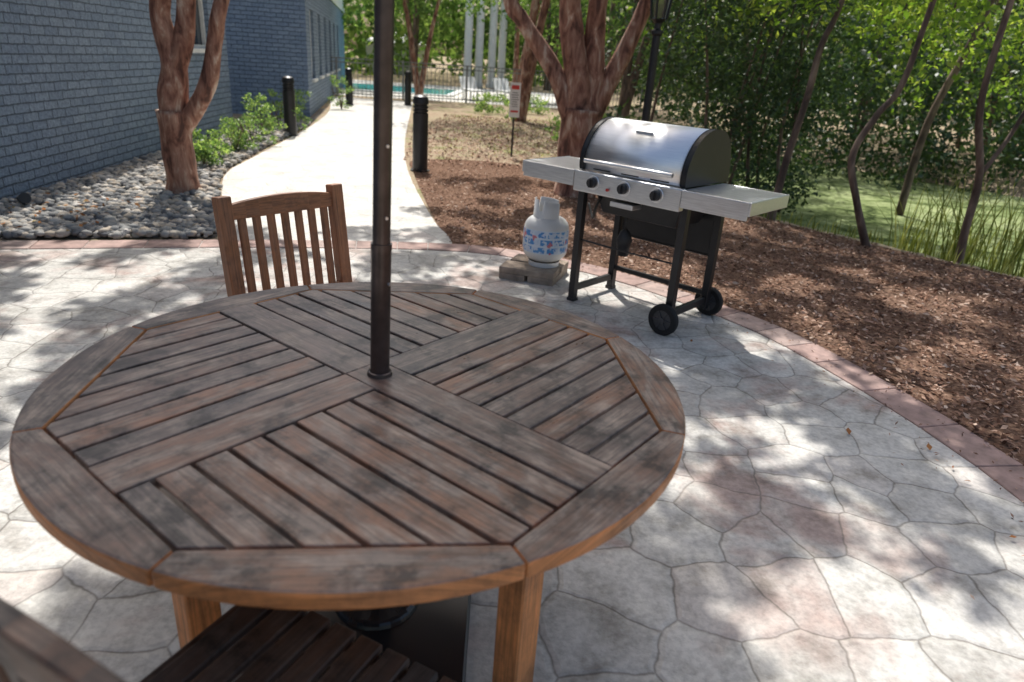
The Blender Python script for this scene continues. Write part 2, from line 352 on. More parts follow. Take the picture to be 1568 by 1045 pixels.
# ---------------------------------------------------------------- buildings
def wallgrid(g,x0,x1,z0,z1,ops,y=0,depth=.12,mi=0,gmi=1,fmi=2):
    X=sorted(set([x0,x1]+[o[0] for o in ops]+[o[1] for o in ops])); Z=sorted(set([z0,z1]+[o[2] for o in ops]+[o[3] for o in ops]))
    for i in range(len(X)-1):
        for j in range(len(Z)-1):
            cx,cz=(X[i]+X[i+1])/2,(Z[j]+Z[j+1])/2
            if any(o[0]<cx<o[1] and o[2]<cz<o[3] for o in ops): continue
            g.add([(X[i],y,Z[j]),(X[i+1],y,Z[j]),(X[i+1],y,Z[j+1]),(X[i],y,Z[j+1])],[(0,1,2,3)],mi)
    for a,b,c,d in ops:
        g.add([(a,y,c),(b,y,c),(b,y,d),(a,y,d),(a,y+depth,c),(b,y+depth,c),(b,y+depth,d),(a,y+depth,d)],[(0,4,5,1),(1,5,6,2),(2,6,7,3),(3,7,4,0)],mi)
        g.add([(a,y+depth,c),(b,y+depth,c),(b,y+depth,d),(a,y+depth,d)],[(0,1,2,3)],gmi)
        t=.05
        for cc,ss in (((a+t/2,y+depth-.03,(c+d)/2),(t,.05,d-c)),((b-t/2,y+depth-.03,(c+d)/2),(t,.05,d-c)),(((a+b)/2,y+depth-.03,c+t/2),(b-a-2*t,.05,t)),(((a+b)/2,y+depth-.03,d-t/2),(b-a-2*t,.05,t)),(((a+b)/2,y+depth-.028,(c+d)/2),(b-a-2*t,.04,.04))):
            g.box(cc,ss,mi=fmi)
        g.box(((a+b)/2,y-.02,c-.03),(b-a+.1,.08,.058),mi=fmi)
bld=empty('brick_building',(-4.46,5.71,0),math.atan2(.995,-.095))
g=Geo(); wallgrid(g,-10,6.52,0,3.4,[(4.7,5.75,1.31,2.7),(-4,-3,1.31,2.7)])
g.add([(6.52,0,0),(6.52,8,0),(6.52,8,3.4),(6.52,0,3.4),(-10,0,3.4),(-10,8,3.4)],[(0,1,2,3),(4,3,2,5)],0)
g.obj('brick_walls',[m_brick,m_glass,m_siding],bld)
g=Geo(); g.box((-1.7,3.9,3.5),(16.8,7.9,.2)); g.obj('roof_slab',m_siding,bld)
wing=empty('brick_building',(-4.78,15.6,0),math.atan2(.98,-.2))
g=Geo(); ops=[]
for i in range(6):
    a=.9+i*2.0; ops.append((a,a+.85,.75,2.2))
wallgrid(g,0,16,0,2.8,ops)
g.add([(0,0,0),(0,5,0),(0,5,2.8),(0,0,2.8)],[(0,3,2,1)],0)
g.obj('brick_walls',[m_brick,m_glass,m_siding],wing)
g=Geo(); wallgrid(g,-.03,16,2.8,5.6,[(a,b,3.5,4.9) for a,b,_,_ in ops],y=-.04)
g.add([(-.03,-.04,2.8),(-.03,5,2.8),(-.03,5,5.6),(-.03,-.04,5.6),(16,-.04,5.6),(16,5,5.6)],[(0,3,2,1),(3,4,5,2)],0)
g.obj('upper_storey',[m_siding,m_glass,m_siding],wing)

# ---------------------------------------------------------------- patio table
TX,TY=-.312,1.458
tab=empty('patio_table',(TX,TY,0),0)
def clip(poly,n,d):
    out=[];m=len(poly)
    for i in range(m):
        p=poly[i];q=poly[(i+1)%m]; a=p[0]*n[0]+p[1]*n[1]-d; b=q[0]*n[0]+q[1]*n[1]-d
        if a<=0: out.append(p)
        if a*b<0:
            t=a/(a-b); out.append((p[0]+(q[0]-p[0])*t,p[1]+(q[1]-p[1])*t))
    return out
class Wood(Geo):
    def __init__(s): super().__init__(); s.uv=[]
    def prism(s,poly,z0,z1,ang,mi=0,smi=None):
        ar=sum(poly[i][0]*poly[(i+1)%len(poly)][1]-poly[(i+1)%len(poly)][0]*poly[i][1] for i in range(len(poly)))
        if ar<0: poly=poly[::-1]
        n=len(poly); v=[(x,y,z0) for x,y in poly]+[(x,y,z1) for x,y in poly]
        e=(math.cos(ang),math.sin(ang)); o=(random.random()*9,random.random()*9)
        f=[tuple(range(n-1,-1,-1)),tuple(range(n,2*n))]
        s.add(v,f,mi); sf=[(i,(i+1)%n,n+(i+1)%n,n+i) for i in range(n)]
        off=len(s.v)-2*n; s.f+=[tuple(i+off for i in q) for q in sf]; s.mi+=[mi if smi is None else smi]*n
        s.uv+=[(x*e[0]+y*e[1]+o[0],-x*e[1]+y*e[0]+z*.7+o[1]) for x,y,z in v]
    def wbox(s,c,sz,rot=None,axis=0,mi=0):
        v=boxv((0,0,0),sz); o=(random.random()*9,random.random()*9)
        for p in v:
            a=p[axis]; b=p[(axis+1)%3]+p[(axis+2)%3]*1.3; s.uv.append((a+o[0],b+o[1]))
        R_=rot if rot is not None else Matrix.Identity(3)
        s.add([R_@p+Vector(c) for p in v],BF,mi)
    def wobj(s,name,mats,parent=None,bevel=.002,seg=1,smooth=False):
        o=s.obj(name,mats,parent,smooth,bevel,seg); me=o.data; uvl=me.uv_layers.new(name='UVMap')
        vi=np.zeros(len(me.loops),dtype=np.int32); me.loops.foreach_get('vertex_index',vi)
        uvl.data.foreach_set('uv',np.array(s.uv,dtype=np.float32)[vi].ravel()); return o
AP=.618; RO=AP/math.cos(R(22.5)); RR=.719; ZT=.74
A0=R(-37.5)
octn=[(math.cos(A0+R(45)*k),math.sin(A0+R(45)*k)) for k in range(8)]
def octclip(p,ap=AP-.005):
    for nn in octn: p=clip(p,nn,ap)
    return p
wd=Wood(); hw=.053
for k in range(4):
    a1=A0+R(90)*k; e1=(math.cos(a1),math.sin(a1)); a2=a1-R(90); e2=(math.cos(a2),math.sin(a2))
    W=lambda u,w:(e1[0]*u+e2[0]*w,e1[1]*u+e2[1]*w)
    if k==0: arm=[W(-hw,-hw),W(1,-hw),W(1,hw),W(-hw,hw)]
    else: arm=[W(hw+.002,-hw),W(1,-hw),W(1,hw),W(hw+.002,hw)]
    wd.prism(octclip(arm,AP-.001),ZT-.028,ZT+.0005,a1)
    pitch=.0715; w=hw+.008
    while w<AP:
        w1=min(w+pitch-.009,1); q=[W(hw+.005,w),W(1.2,w),W(1.2,w1),W(hw+.005,w1)]
        q=octclip(q)
        if len(q)>=3: wd.prism(q,ZT-.022,ZT-.001+random.uniform(-.0015,.0008),a1)
        w+=pitch
wd.wobj('slatted_top',m_table,tab,.0018)
wd=Wood()
for k in range(8):
    c=A0+R(45)*k; h=R(22.5)-.0012; pts=[]
    for i in range(13):
        t=c-h+2*h*i/12; pts.append((RR*math.cos(t),RR*math.sin(t)))
    for sgn in (1,-1):
        t=c+sgn*(R(22.5)-.0012); pts.append((RO*math.cos(t),RO*math.sin(t)))
    wd.prism(pts,ZT-.034,ZT,c+R(90),0,1)
wd.wobj('rim',[m_rim,m_teak],tab,.006,2)
wd=Wood()
LA=R(-40)
for k in range(4):
    a=LA+R(90)*k; rm=Matrix.Rotation(a,3,'Z'); c=Vector((.48*math.cos(a),.48*math.sin(a),0))
    wd.wbox(c+Vector((0,0,.345)),(.07,.07,.69),rm,2)
    b=a+R(90); c2=Vector((.48*math.cos(b),.48*math.sin(b),0)); mid=(c+c2)/2; dd=(c2-c); rm2=Matrix.Rotation(math.atan2(dd.y,dd.x),3,'Z')
    wd.wbox(mid+Vector((0,0,.645)),(dd.length-.08,.025,.08),rm2,0)
wd.wbox((0,0,.695),(.9,.07,.022),Matrix.Rotation(LA,3,'Z'),0); wd.wbox((0,0,.672),(.9,.07,.022),Matrix.Rotation(LA+R(90),3,'Z'),0)
wd.wobj('legs_and_apron',m_teak,tab,.004)

um=empty('patio_umbrella',(TX-.012,TY,0)); um.rotation_euler=(0,R(1.2),0)
g=Geo(); g.cyl((0,0,.03),(0,0,1.05),.0225,n=24); g.cyl((0,0,1.03),(0,0,2.5),.0195,n=24,mi=0); g.cyl((0,0,1.045),(0,0,1.06),.0235,n=24); g.lathe((0,0,.741),[(.024,.010),(.028,.008),(.030,0)],24)
g.obj('pole',m_bronze,um,True).modifiers.new('e','EDGE_SPLIT')
g=Geo()
for z in (1.12,1.27): g.cyl((.012,-.014,z),(.015,-.019,z),.0035,n=8)
g.cyl((.02,-.01,.97),(.024,-.012,.97),.004,n=8); g.obj('screws',m_steel,um)
g=Geo(); g.box((0,-.02,.03),(.52,.5,.05),Matrix.Rotation(R(2),3,'Z')); g.lathe((0,0,.05),[(.12,0),(.11,.02),(.045,.04),(.04,.30),(.03,.31)],24); g.obj('base',m_blackgloss,um,False,.008,2)
g=Geo()
prof=[(.03,1.75),(.075,1.8),(.085,2.0),(.075,2.25),(.04,2.45),(.008,2.5)]
v=[];f=[]
for (r,z) in prof:
    for i in range(32):
        t=2*math.pi*i/32; rr=r*(1+.25*math.cos(8*t)); v.append((rr*math.cos(t),rr*math.sin(t),z))
for k_ in range(len(prof)-1):
    for i in range(32): j=(i+1)%32; f.append((k_*32+i,k_*32+j,(k_+1)*32+j,(k_+1)*32+i))
g.add(v,f); g.obj('folded_canopy',simple('umbrella_fabric',(.05,.07,.12),.9),um,True)

# ---------------------------------------------------------------- chairs
def chair(loc,rz,ms,mt,H0=.875):
    e=empty('patio_chair',(loc[0],loc[1],0),rz); w=Wood(); W2=.25
    tilt=Matrix.Rotation(R(7),3,'X')
    for sx in (-1,1):
        w.wbox((sx*W2,.21,.215),(.05,.05,.43),None,2)
        w.wbox((sx*W2,-.22,.215),(.05,.05,.43),None,2)
        w.wbox((sx*W2,-.25,.68),(.055,.045,.50),tilt,2)
        w.wbox((sx*W2,0,.40),(.03,.40,.06),None,1); w.wbox((sx*W2,0,.16),(.025,.40,.03),None,1)
    w.wbox((0,.21,.40),(.45,.03,.06),None,0); w.wbox((0,-.22,.40),(.45,.03,.06),None,0)
    w.wbox((0,-.228,.50),(.445,.022,.05),tilt,0)
    for i in range(7):
        x=-.185+i*.37/6; w.wbox((x,-.249,.68),(.034,.014,.34),tilt,2)
    seg=8
    for i in range(seg):
        x0=-.2225+i*.445/seg; x1=x0+.445/seg
        zc=lambda x:.018*(1-(x/.2225)**2)
        vv=[(x0,-.014,-.035),(x1,-.014,-.035),(x1,.014,-.035),(x0,.014,-.035),(x0,-.014,.022+zc(x0)),(x1,-.014,.022+zc(x1)),(x1,.014,.022+zc(x1)),(x0,.014,.022+zc(x0))]
        fs=[(0,3,2,1),(4,5,6,7),(0,1,5,4),(2,3,7,6)]
        w.uv+=[(p[0],p[2]+p[1]) for p in vv]; w.add([tilt@Vector(p)+Vector((0,-.276,H0)) for p in vv],fs)
    w.wobj('frame',mt,e,.005,2)
    w=Wood()
    for i in range(8):
        x=-.21+i*.06; w.wbox((x,.0,.441),(.05,.46,.018),None,1)
    w.wobj('seat_slats',ms,e,.003)
    return e
chair((-.71,2.47),math.atan2(-.8,-.6),m_chair,m_chair)
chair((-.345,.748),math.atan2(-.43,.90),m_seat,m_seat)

# ---------------------------------------------------------------- grill
gr=empty('gas_grill',(.38,4.30,0),math.atan2(-.66,.75))
LW,LD=.72,.44
g=Geo()
for x in (0,LW):
    for y in (0,LD): g.box((x,y,.41 if x==0 else .44),(.045,.045,.82 if x==0 else .76))
g.box((0,LD/2,.09),(.03,LD-.05,.04)); g.box((LW,LD/2,.12),(.03,LD-.05,.04)); g.box((LW/2,LD,.16),(LW-.05,.025,.03))
g.cyl((LW,-.07,.095),(LW,LD+.07,.095),.008); g.tube([(0,.0,.42),(LW*.5,.02,.41),(LW,0,.42)],.006,8)
g.tube([(0,LD,.40),(LW,LD,.40)],.006,8); g.box((0,-.0,.012),(.055,.055,.024)); g.box((0,LD,.012),(.055,.055,.024))
g.obj('cart_frame',m_blackmetal,gr,False,.004)
for i,y in enumerate((-.06,LD+.06)):
    g=Geo(); v=[]
    prof=[(.06,-.02),(.088,-.022),(.095,-.012),(.095,.012),(.088,.022),(.06,.02)]
    n=36
    for r,o in prof:
        for k in range(n): t=2*math.pi*k/n; v.append((LW+r*math.cos(t),y+o,.095+r*math.sin(t)))
    f=[]
    for q in range(len(prof)-1):
        for k in range(n): j=(k+1)%n; f.append((q*n+k,q*n+j,(q+1)*n+j,(q+1)*n+k))
    g.add(v,f); g.cyl((LW,y-.014,.095),(LW,y+.014,.095),.062,n=36,mi=1); g.cyl((LW,y-.026,.095),(LW,y+.026,.095),.018,n=18,mi=1)
    for k in range(6):
        t=k*math.pi/3; g.box((LW+.04*math.cos(t),y-.016,.095+.04*math.sin(t)),(.045,.008,.008),Matrix.Rotation(-t,3,'Y'),1)
    g.obj('wheel_%d'%(i+1),[m_rubber,simple('wheel_hub',(.06,.06,.065),.4)],gr,True).modifiers.new('e','EDGE_SPLIT')
g=Geo(); y0,y1=.0,.45
v=[(.02,y0+.02,.83),(LW-.02,y0+.02,.83),(LW-.02,y1,.83),(.02,y1,.83),(.10,y0+.09,.60),(LW-.10,y0+.09,.60),(LW-.10,y1-.07,.60),(.10,y1-.07,.60)]
g.add(v,[(0,1,2,3),(7,6,5,4),(1,0,4,5),(2,1,5,6),(3,2,6,7),(0,3,7,4)]); g.box((LW/2,y1+.0,.55),(LW-.06,.012,.30)); g.obj('firebox',m_blackmetal,gr,False,.01,2)
g=Geo(); ZD=.86
g.box((LW/2,-.075,.80),(LW+.02,.05,.125)); g.obj('control_panel',m_steel2,gr,False,.008,2)
for i,x in enumerate((.14,.36,.58)):
    g=Geo(); g.cyl((x,-.10,.805),(x,-.106,.805),.043,n=28,mi=1); g.cyl((x,-.106,.805),(x,-.135,.805),.031,.027,n=28); g.box((x,-.14,.805),(.012,.014,.05)); g.obj('knob_%d'%(i+1),[m_black,m_steel],gr,False,.002)
g=Geo(); g.cyl((.25,-.1,.78),(.25,-.112,.78),.009,n=12); g.obj('igniter_button',simple('red_button',(.5,.03,.02),.4),gr)
for nm,x0,x1,ye in(('side_shelf_left',-.42,-.012,.37),('side_shelf_right',LW+.012,LW+.40,.37)):
    g=Geo(); cx=(x0+x1)/2; wx=x1-x0
    g.box((cx,(ye-.09)/2,ZD-.008),(wx,ye+.09,.016),mi=0); g.box((cx,-.096,ZD-.048),(wx,.012,.096),mi=1); g.box((cx,ye+.006,ZD-.03),(wx,.012,.06),mi=1)
    ex=x0-.006 if x0<0 else x1+.006; g.box((ex,(ye-.09)/2,ZD-.035),(.012,ye+.114,.074),mi=1)
    g.obj(nm,[m_steel2,m_steel2],gr,False,.004,2)
prof=[(-.045,.865),(-.052,.895),(-.05,.95),(-.03,1.01),(.02,1.08),(.09,1.13),(.18,1.155),(.28,1.15),(.35,1.12),(.40,1.06),(.43,.98),(.44,.90),(.44,.865)]
pp=cr(prof,3); xs_=[.03,LW-.03]
g=Geo(); v=[(x,a,b) for x in xs_ for a,b in pp]; n=len(pp); g.add(v,[(i,i+1,n+i+1,n+i) for i in range(n-1)])
o=g.obj('lid',m_steel,gr,True)
so=o.modifiers.new('s','SOLIDIFY'); so.thickness=.006; so.offset=-1
g=Geo()
for x0,x1 in((-.005,.03),(LW-.03,LW+.005)):
    sc2=[(.2+(a-.2)*1.025,.93+(b-.93)*1.03 if b>.87 else b) for a,b in pp]
    v=[(x,a,b) for x in (x0,x1) for a,b in sc2]; n=len(pp)
    g.add(v,[(i,i+1,n+i+1,n+i) for i in range(n-1)]+[tuple(range(n)),tuple(range(2*n-1,n-1,-1))])
g.obj('lid_end_caps',simple('lid_black_enamel',(.012,.012,.013),.42),gr,False,.004,2)
g=Geo(); g.tube([(.09,-.05,.92),(.09,-.095,.925)],.009,10,2); g.tube([(LW-.09,-.05,.92),(LW-.09,-.095,.925)],.009,10,2); g.cyl((.06,-.10,.925),(LW-.06,-.10,.925),.013,n=16); g.obj('lid_handle',m_steel,gr,True).modifiers.new('e','EDGE_SPLIT')
g=Geo()
g.box((LW/2,.048,1.108),(.12,.006,.03),Matrix.Rotation(R(36),3,'X')); g.obj('badge',m_steel2,gr,False,.002)
g=Geo(); g.box((LW/2,.046,1.112),(.08,.004,.012),Matrix.Rotation(R(36),3,'X')); g.obj('badge_text',m_black,gr)
g=Geo()
for x in (.16,.36,.56): g.box((x,-.054,.878),(.12,.008,.006))
g.obj('vent_slots',m_black,gr)
g=Geo(); g.box((LW/2-.02,-.03,.70),(.16,.10,.03)); g.obj('grease_tray',m_steel2,gr,False,.004)
g=Geo(); g.tube([(.28,.10,.60),(.28,.10,.52)],.004,6,2); g.lathe((.28,.10,.36),[(.0,0),(.035,0),(.045,.08),(.05,.1),(.03,.15),(.008,.17)],20); g.obj('grease_cup',m_black,gr,True)
g=Geo(); g.tube([(.10,.05,.70),(.02,.12,.60),(-.12,.30,.5),(-.25,.42,.56)],.009,8); g.obj('gas_hose',m_rubber,gr,True)
pv=empty('paver_blocks',(.12,4.80,0),math.atan2(-.5,.87)*.6)
g=Geo(); g.box((-.10,0,.025),(.19,.40,.05)); g.box((.11,0.01,.025),(.19,.40,.05)); g.box((.0,-.10,.072),(.40,.19,.045),Matrix.Rotation(R(3),3,'Z')); g.box((.01,.11,.072),(.40,.19,.045)); g.obj('blocks',m_conc,pv,False,.006,2)
tk=empty('propane_tank',(.19,4.80,.095))
g=Geo(); g.lathe((0,0,0),[(.11,0),(.112,.035)],36,1)
prof=[(.0,.03),(.06,.032),(.11,.045),(.145,.075),(.16,.12),(.162,.20),(.16,.27),(.145,.315),(.11,.345),(.06,.36),(.0,.365)]
g.lathe((0,0,0),cr(prof,3),40,0)
a=M('tank_paint',.35); tc=a.n('ShaderNodeTexCoord'); sp=a.n('ShaderNodeSeparateXYZ',{0:tc.outputs['Object']}); z=sp.outputs[2]
ang=a.math('ARCTAN2',sp.outputs[1],sp.outputs[0])
band=a.math('MULTIPLY',a.math('GREATER_THAN',z,.11),a.math('LESS_THAN',z,.275))
cv=a.n('ShaderNodeCombineXYZ',{'X':a.math('MULTIPLY',ang,.16),'Y':z}).outputs[0]
bt=a.n('ShaderNodeTexBrick',{'Vector':cv,'Scale':1,'Color1':(.05,.25,.6,1),'Color2':(.12,.36,.68,1),'Mortar':(.6,.7,.8,1),'Mortar Size':.008,'Brick Width':.10,'Row Height':.055,'Mortar Smooth':.1})
wob=a.noise(cv,26,2); lab=a.mix(a.ramp(wob,[(.50,0.0),(.52,.85)]),bt.outputs['Color'],(.68,.74,.82))
wob2=a.noise(cv,19,1); lab=a.mix(a.ramp(wob2,[(.62,0.0),(.64,.8)]),lab,(.6,.08,.09))
a.l(a.mix(band,(.72,.72,.71),lab),'Base Color')
o=g.obj('tank_body',[a.m,m_white],tk,True)
g=Geo(); v=[];f=[];n=40
for i in range(n+1):
    t=R(40)+R(280)*i/n
    for r in (.098,.102):
        v+= [(r*math.cos(t),r*math.sin(t),.34),((r-.004)*math.cos(t),(r-.004)*math.sin(t),.40 if 12<i<16 or 26<i<30 else .455+.02*math.sin(math.pi*i/n))]
for i in range(n):
    a_=i*4; b_=a_+4; f+=[(a_+2,b_+2,b_+3,a_+3),(b_,a_,a_+1,b_+1),(a_+1,a_+3,b_+3,b_+1)]
g.add(v,f); g.obj('collar',m_white,tk,True)
g=Geo(); g.cyl((0,0,.36),(0,0,.41),.018); g.cyl((0,0,.41),(0,0,.43),.03,n=10); g.cyl((0,0,.39),(.06,-.02,.39),.014); g.obj('valve',simple('brass',(.35,.25,.1),.4,.8),tk,False)

# ---------------------------------------------------------------- bollards, sign, lamp
def bollard(x,y):
    e=empty('bollard_light',(x,y,0)); g=Geo()
    g.lathe((0,0,0),[(.0,.001),(.13,.001),(.13,.02),(.1,.025),(.1,.74),(.085,.745),(.085,.755),(.1,.76),(.1,.78),(.085,.785),(.085,.80),(.1,.805),(.1,.825),(.085,.83),(.085,.85),(.102,.855),(.102,.90),(.09,.94),(.055,.962),(0,.968)],28)
    g.obj('post',m_blackmetal,e,True).modifiers.new('e','EDGE_SPLIT')
bollard(-1.39,9.26); bollard(-4.05,12.09); bollard(-3.6,21.4); bollard(-5.0,20.0)
sg=empty('no_trespassing_sign',(-.22,11.38,0),R(3))
g=Geo(); g.box((0,.012,.56),(.03,.012,1.12)); g.obj('stake',m_blackmetal,sg)
g=Geo(); g.box((0,0,.87),(.165,.006,.52))
g.box((0,-.005,1.06),(.12,.003,.06),mi=1); g.box((0,-.005,.70),(.12,.003,.03),mi=1)
for i in range(7): g.box((random.uniform(-.01,.01),-.005,.98-i*.034),(random.uniform(.08,.12),.003,.010),mi=2)
g.obj('panel',[m_white,simple('sign_red',(.55,.05,.04),.5),simple('sign_ink',(.15,.15,.15),.6)],sg)
lp=empty('street_lamp',(1.29,7.85,-.12)); g=Geo()
g.lathe((0,0,0),[(.0,0),(.11,0),(.11,.2),(.07,.26),(.055,.30),(.046,.6),(.043,1.90),(.06,1.92),(.06,1.95),(.035,1.97),(.035,2.02),(.07,2.05),(.09,2.06)],20); g.obj('post',m_blackmetal,lp,True).modifiers.new('e','EDGE_SPLIT')
g=Geo()
for k in range(6):
    t=k*math.pi/3; g.cyl((.08*math.cos(t),.08*math.sin(t),2.06),(.13*math.cos(t),.13*math.sin(t),2.42),.011,n=6)
g.lathe((0,0,0),[(.15,2.42),(.15,2.44),(.09,2.52),(.03,2.58),(.02,2.66),(0,2.68)],6); g.obj('lantern_frame',m_blackmetal,lp)
a=M('lantern_glass',.1,0,(.3,.33,.3)); a.set('Transmission Weight',.9); g=Geo(); g.lathe((0,0,0),[(.07,2.07),(.12,2.42)],6); g.obj('glass',a.m,lp)
sp_=empty('spot_light',(-4.18,5.62,0)); g=Geo(); g.cyl((0,0,0),(0,0,.08),.012,n=8); g.cyl((-.03,.03,.10),(.05,-.04,.13),.035,.045,n=16); g.obj('fixture',m_black,sp_)

# ---------------------------------------------------------------- pool area
poly('pool_deck',[(-14,23.05),(2.5,25.3),(2.5,37),(-14,37)],.004,m_deck)
pool=empty('swimming_pool'); mesh('water',[(-8,27,.02),(-3.2,27.5,.02),(-3.2,33,.02),(-8,33,.02)],[(0,1,2,3)],simple('pool_water',(.05,.42,.5),.08),pool)
g=Geo(); g.box((-5.6,27.15,.03),(5.2,.3,.06),Matrix.Rotation(R(5.9),3,'Z')); g.box((-3.05,30.4,.032),(.3,5.6,.06)); g.obj('coping',m_white,pool)
m_fence=simple('fence_metal',(.22,.225,.23),.5,.2)
fe=empty('pool_fence'); g=Geo(); a0=Vector((-8.2,22.6,0)); a1=Vector((5,26.0,0)); dd=a1-a0; n=int(dd.length/.13); rm=Matrix.Rotation(math.atan2(dd.y,dd.x),3,'Z')
for i in range(n+1):
    p=a0+dd*i/n; w=.016 if i%16 else .06; g.box(p+Vector((0,0,.6)),(w,w,1.18),rm)
for z in (.12,1.05,1.17): g.box((a0+a1)/2+Vector((0,0,z)),(dd.length,.03,.03),rm)
g.obj('pickets',m_fence,fe)
pav=empty('white_pavilion'); g=Geo()
for i,x in enumerate((-3.3,-2.75,-2.1,-1.6)):
    g.cyl((x,38+i*.4,0),(x,38+i*.4,5.2),.2,n=16); g.box((x,38+i*.4,.1),(.5,.5,.2))
g.box((-2.4,38.6,5.4),(3.4,2.2,.4)); g.obj('columns',m_white,pav)
ph=empty('pool_house'); g=Geo(); g.box((-9.6,52,1.0),(3.6,3,2.0)); g.add([(-11.7,50.2,2.01),(-7.5,50.2,2.01),(-7.5,53.8,2.01),(-11.7,53.8,2.01),(-9.6,52,2.9)],[(0,1,4),(1,2,4),(2,3,4),(3,0,4)],1); g.box((-10.2,50.47,.95),(.8,.05,1.8),mi=1); g.box((-8.8,50.47,1.3),(.9,.05,.7),mi=1); g.obj('walls_and_roof',[m_white,m_siding],ph)
for k,(x,y) in enumerate(((-2.0,26.2),(-.8,27.0))):
    e=empty('lounge_chair',(x,y,0),R(20)); g=Geo()
    g.box((0,0,.35),(.6,1.3,.05)); g.box((0,.85,.55),(.6,.6,.05),Matrix.Rotation(R(45),3,'X'))
    for sx in(-.25,.25):
        for sy in(-.5,.5): g.box((sx,sy,.17),(.04,.04,.33))
    g.obj('frame',m_white,e)

# ---------------------------------------------------------------- vegetation
def clumps(cent,nper,rad,flat=.7):
    cent=np.asarray(cent); C=np.repeat(cent,nper,axis=0); d=rng.normal(size=C.shape); d/=np.linalg.norm(d,axis=1)[:,None]
    r=rng.uniform(0,1,len(C))**.45; rad=np.repeat(np.broadcast_to(rad,(len(cent),)),nper)
    d=d*(r*rad)[:,None]; d[:,2]*=flat; return C+d
SUN=Vector((-.14,.60,1.0))
def shade_clumps(pts,zlo,zhi,z0=0):
    out=[]
    for x,y in pts:
        z=random.uniform(zlo,zhi); out.append((x+SUN.x*(z-z0),y+SUN.y*(z-z0),z))
    return out
t1=empty('crape_myrtle_tree'); g=Geo(); bx,by=-3.37,6.75
g.tube([(bx,by,-.05),(bx+.01,by,.12),(bx,by,.45),(bx+.0,by,.8)],[.19,.15,.14,.155],18,6,.09)
g.tube([(bx-.02,by,.6),(bx-.0,by,.95),(bx+.04,by+.02,1.25),(bx-.02,by,1.6),(bx+.02,by,2.1),(bx-.4,by+.5,3.6),(bx-.8,by+1.5,5.8)],[.125,.13,.115,.09,.078,.065,.03],16,6,.1)
g.tube([(bx+.03,by,1.1),(bx+.14,by+.02,1.4),(bx+.21,by+.05,1.8),(bx+.25,by,2.4),(bx+.3,by+1,4),(bx+.3,by+2,6.2)],[.09,.09,.078,.065,.055,.03],14,6,.1)
g.tube([(bx+.03,by,.6),(bx+.2,by,.82),(bx+.36,by,1.08),(bx+.46,by,1.45),(bx+.58,by,1.85),(bx+.9,by+.5,3.2),(bx+1.3,by+1.5,6)],[.09,.08,.078,.07,.062,.05,.03],14,6,.09)
g.obj('trunk',m_crape,t1,True)
t2=empty('crape_myrtle_tree'); g=Geo(); bx,by=.63,8.3
g.tube([(bx,by,-.05),(bx,by,.15),(bx-.01,by,.6),(bx,by,.98)],[.28,.225,.215,.24],20,6,.11)
g.tube([(bx-.10,by,.75),(bx-.18,by,1.0),(bx-.38,by,1.38),(bx-.75,by,1.85),(bx-.93,by,2.15),(bx-1.1,by+.4,3.4),(bx-1.8,by+1.5,6)],[.12,.12,.10,.085,.08,.06,.03],14,6,.1)
g.tube([(bx-.02,by,.85),(bx-.10,by,1.35),(bx-.22,by,1.9),(bx-.28,by,2.4),(bx-.4,by+.6,4),(bx-.3,by+1.8,6.5)],[.17,.15,.125,.11,.08,.03],16,6,.1)
g.tube([(bx+.06,by,.85),(bx+.1,by,1.3),(bx+.06,by,1.8),(bx+.08,by,2.4),(bx+.3,by+.6,4),(bx+.5,by+1.5,6.5)],[.14,.12,.11,.1,.07,.03],16,6,.1)
g.tube([(bx+.10,by,.85),(bx+.18,by,1.12),(bx+.34,by,1.47),(bx+.55,by,2.02),(bx+.65,by,2.4),(bx+1.0,by+.5,4),(bx+1.6,by+1.3,6)],[.12,.12,.10,.085,.075,.05,.03],14,6,.1)
g.obj('trunk',m_crape,t2,True)
def grid_pts(x0,x1,y0,y1,n): return [(random.uniform(x0,x1),random.uniform(y0,y1)) for _ in range(n)]
c1=shade_clumps(grid_pts(-4.6,-1.0,-.6,5.7,135),5.6,7.8)
leaves('crown',clumps(c1,85,.25),.13,m_leaf_c,t1,asp=.62)
gp2=[q for q in grid_pts(-1.0,2.8,-.6,5.4,132) if not (q[0]>.1 and q[1]<1.8 and random.random()<.35)]
gp3=[q for q in gp2+grid_pts(1.6,5.5,2.3,9.5,165)+grid_pts(-1.2,2.2,5.4,9.5,50) if not (.3<q[0]<1.25 and 4.3<q[1]<5.4)]
c2=shade_clumps(gp3,5.6,7.8)
table_shade=shade_clumps([(TX+r_*math.cos(t_),TY+r_*math.sin(t_)) for r_,t_ in [(.82*math.sqrt((i+.5)/38),i*2.4) for i in range(38)]],5.6,7.8,.74)  # extra unseen leaf clumps, added so the table top stays in shade
leaves('crown',np.concatenate([clumps(c2,85,.25),clumps(table_shade,185,.36)]),.13,m_leaf_c,t2,asp=.62)
def slim(pts,rad,name='bank_tree',cl=None,nl=45,mat=None,extra=[]):
    e=empty(name); g=Geo(); g.tube(pts,rad,10,6,.06)
    for ex,er in extra: g.tube(ex,er,8,5,.05)
    g.obj('trunk',m_bark,e,True)
    if cl is not None: leaves('crown',clumps(cl,nl,.42),.085,mat or m_leaf_y,e,asp=.5)
def rc(x0,x1,y0,y1,z0,z1,n): return [(random.uniform(x0,x1),random.uniform(y0,y1),random.uniform(z0,z1)) for _ in range(n)]
slim([(3.40,6.56,-.05),(3.2,6.6,.4),(3.07,6.65,.82),(3.2,6.65,1.2),(3.35,6.65,1.47),(3.43,6.65,2.17),(3.6,6.7,3.5),(3.6,6.8,4.6)],[.04,.034,.032,.03,.028,.024,.02,.015],cl=rc(2.6,5,6.6,8.6,1.95,4.6,50))
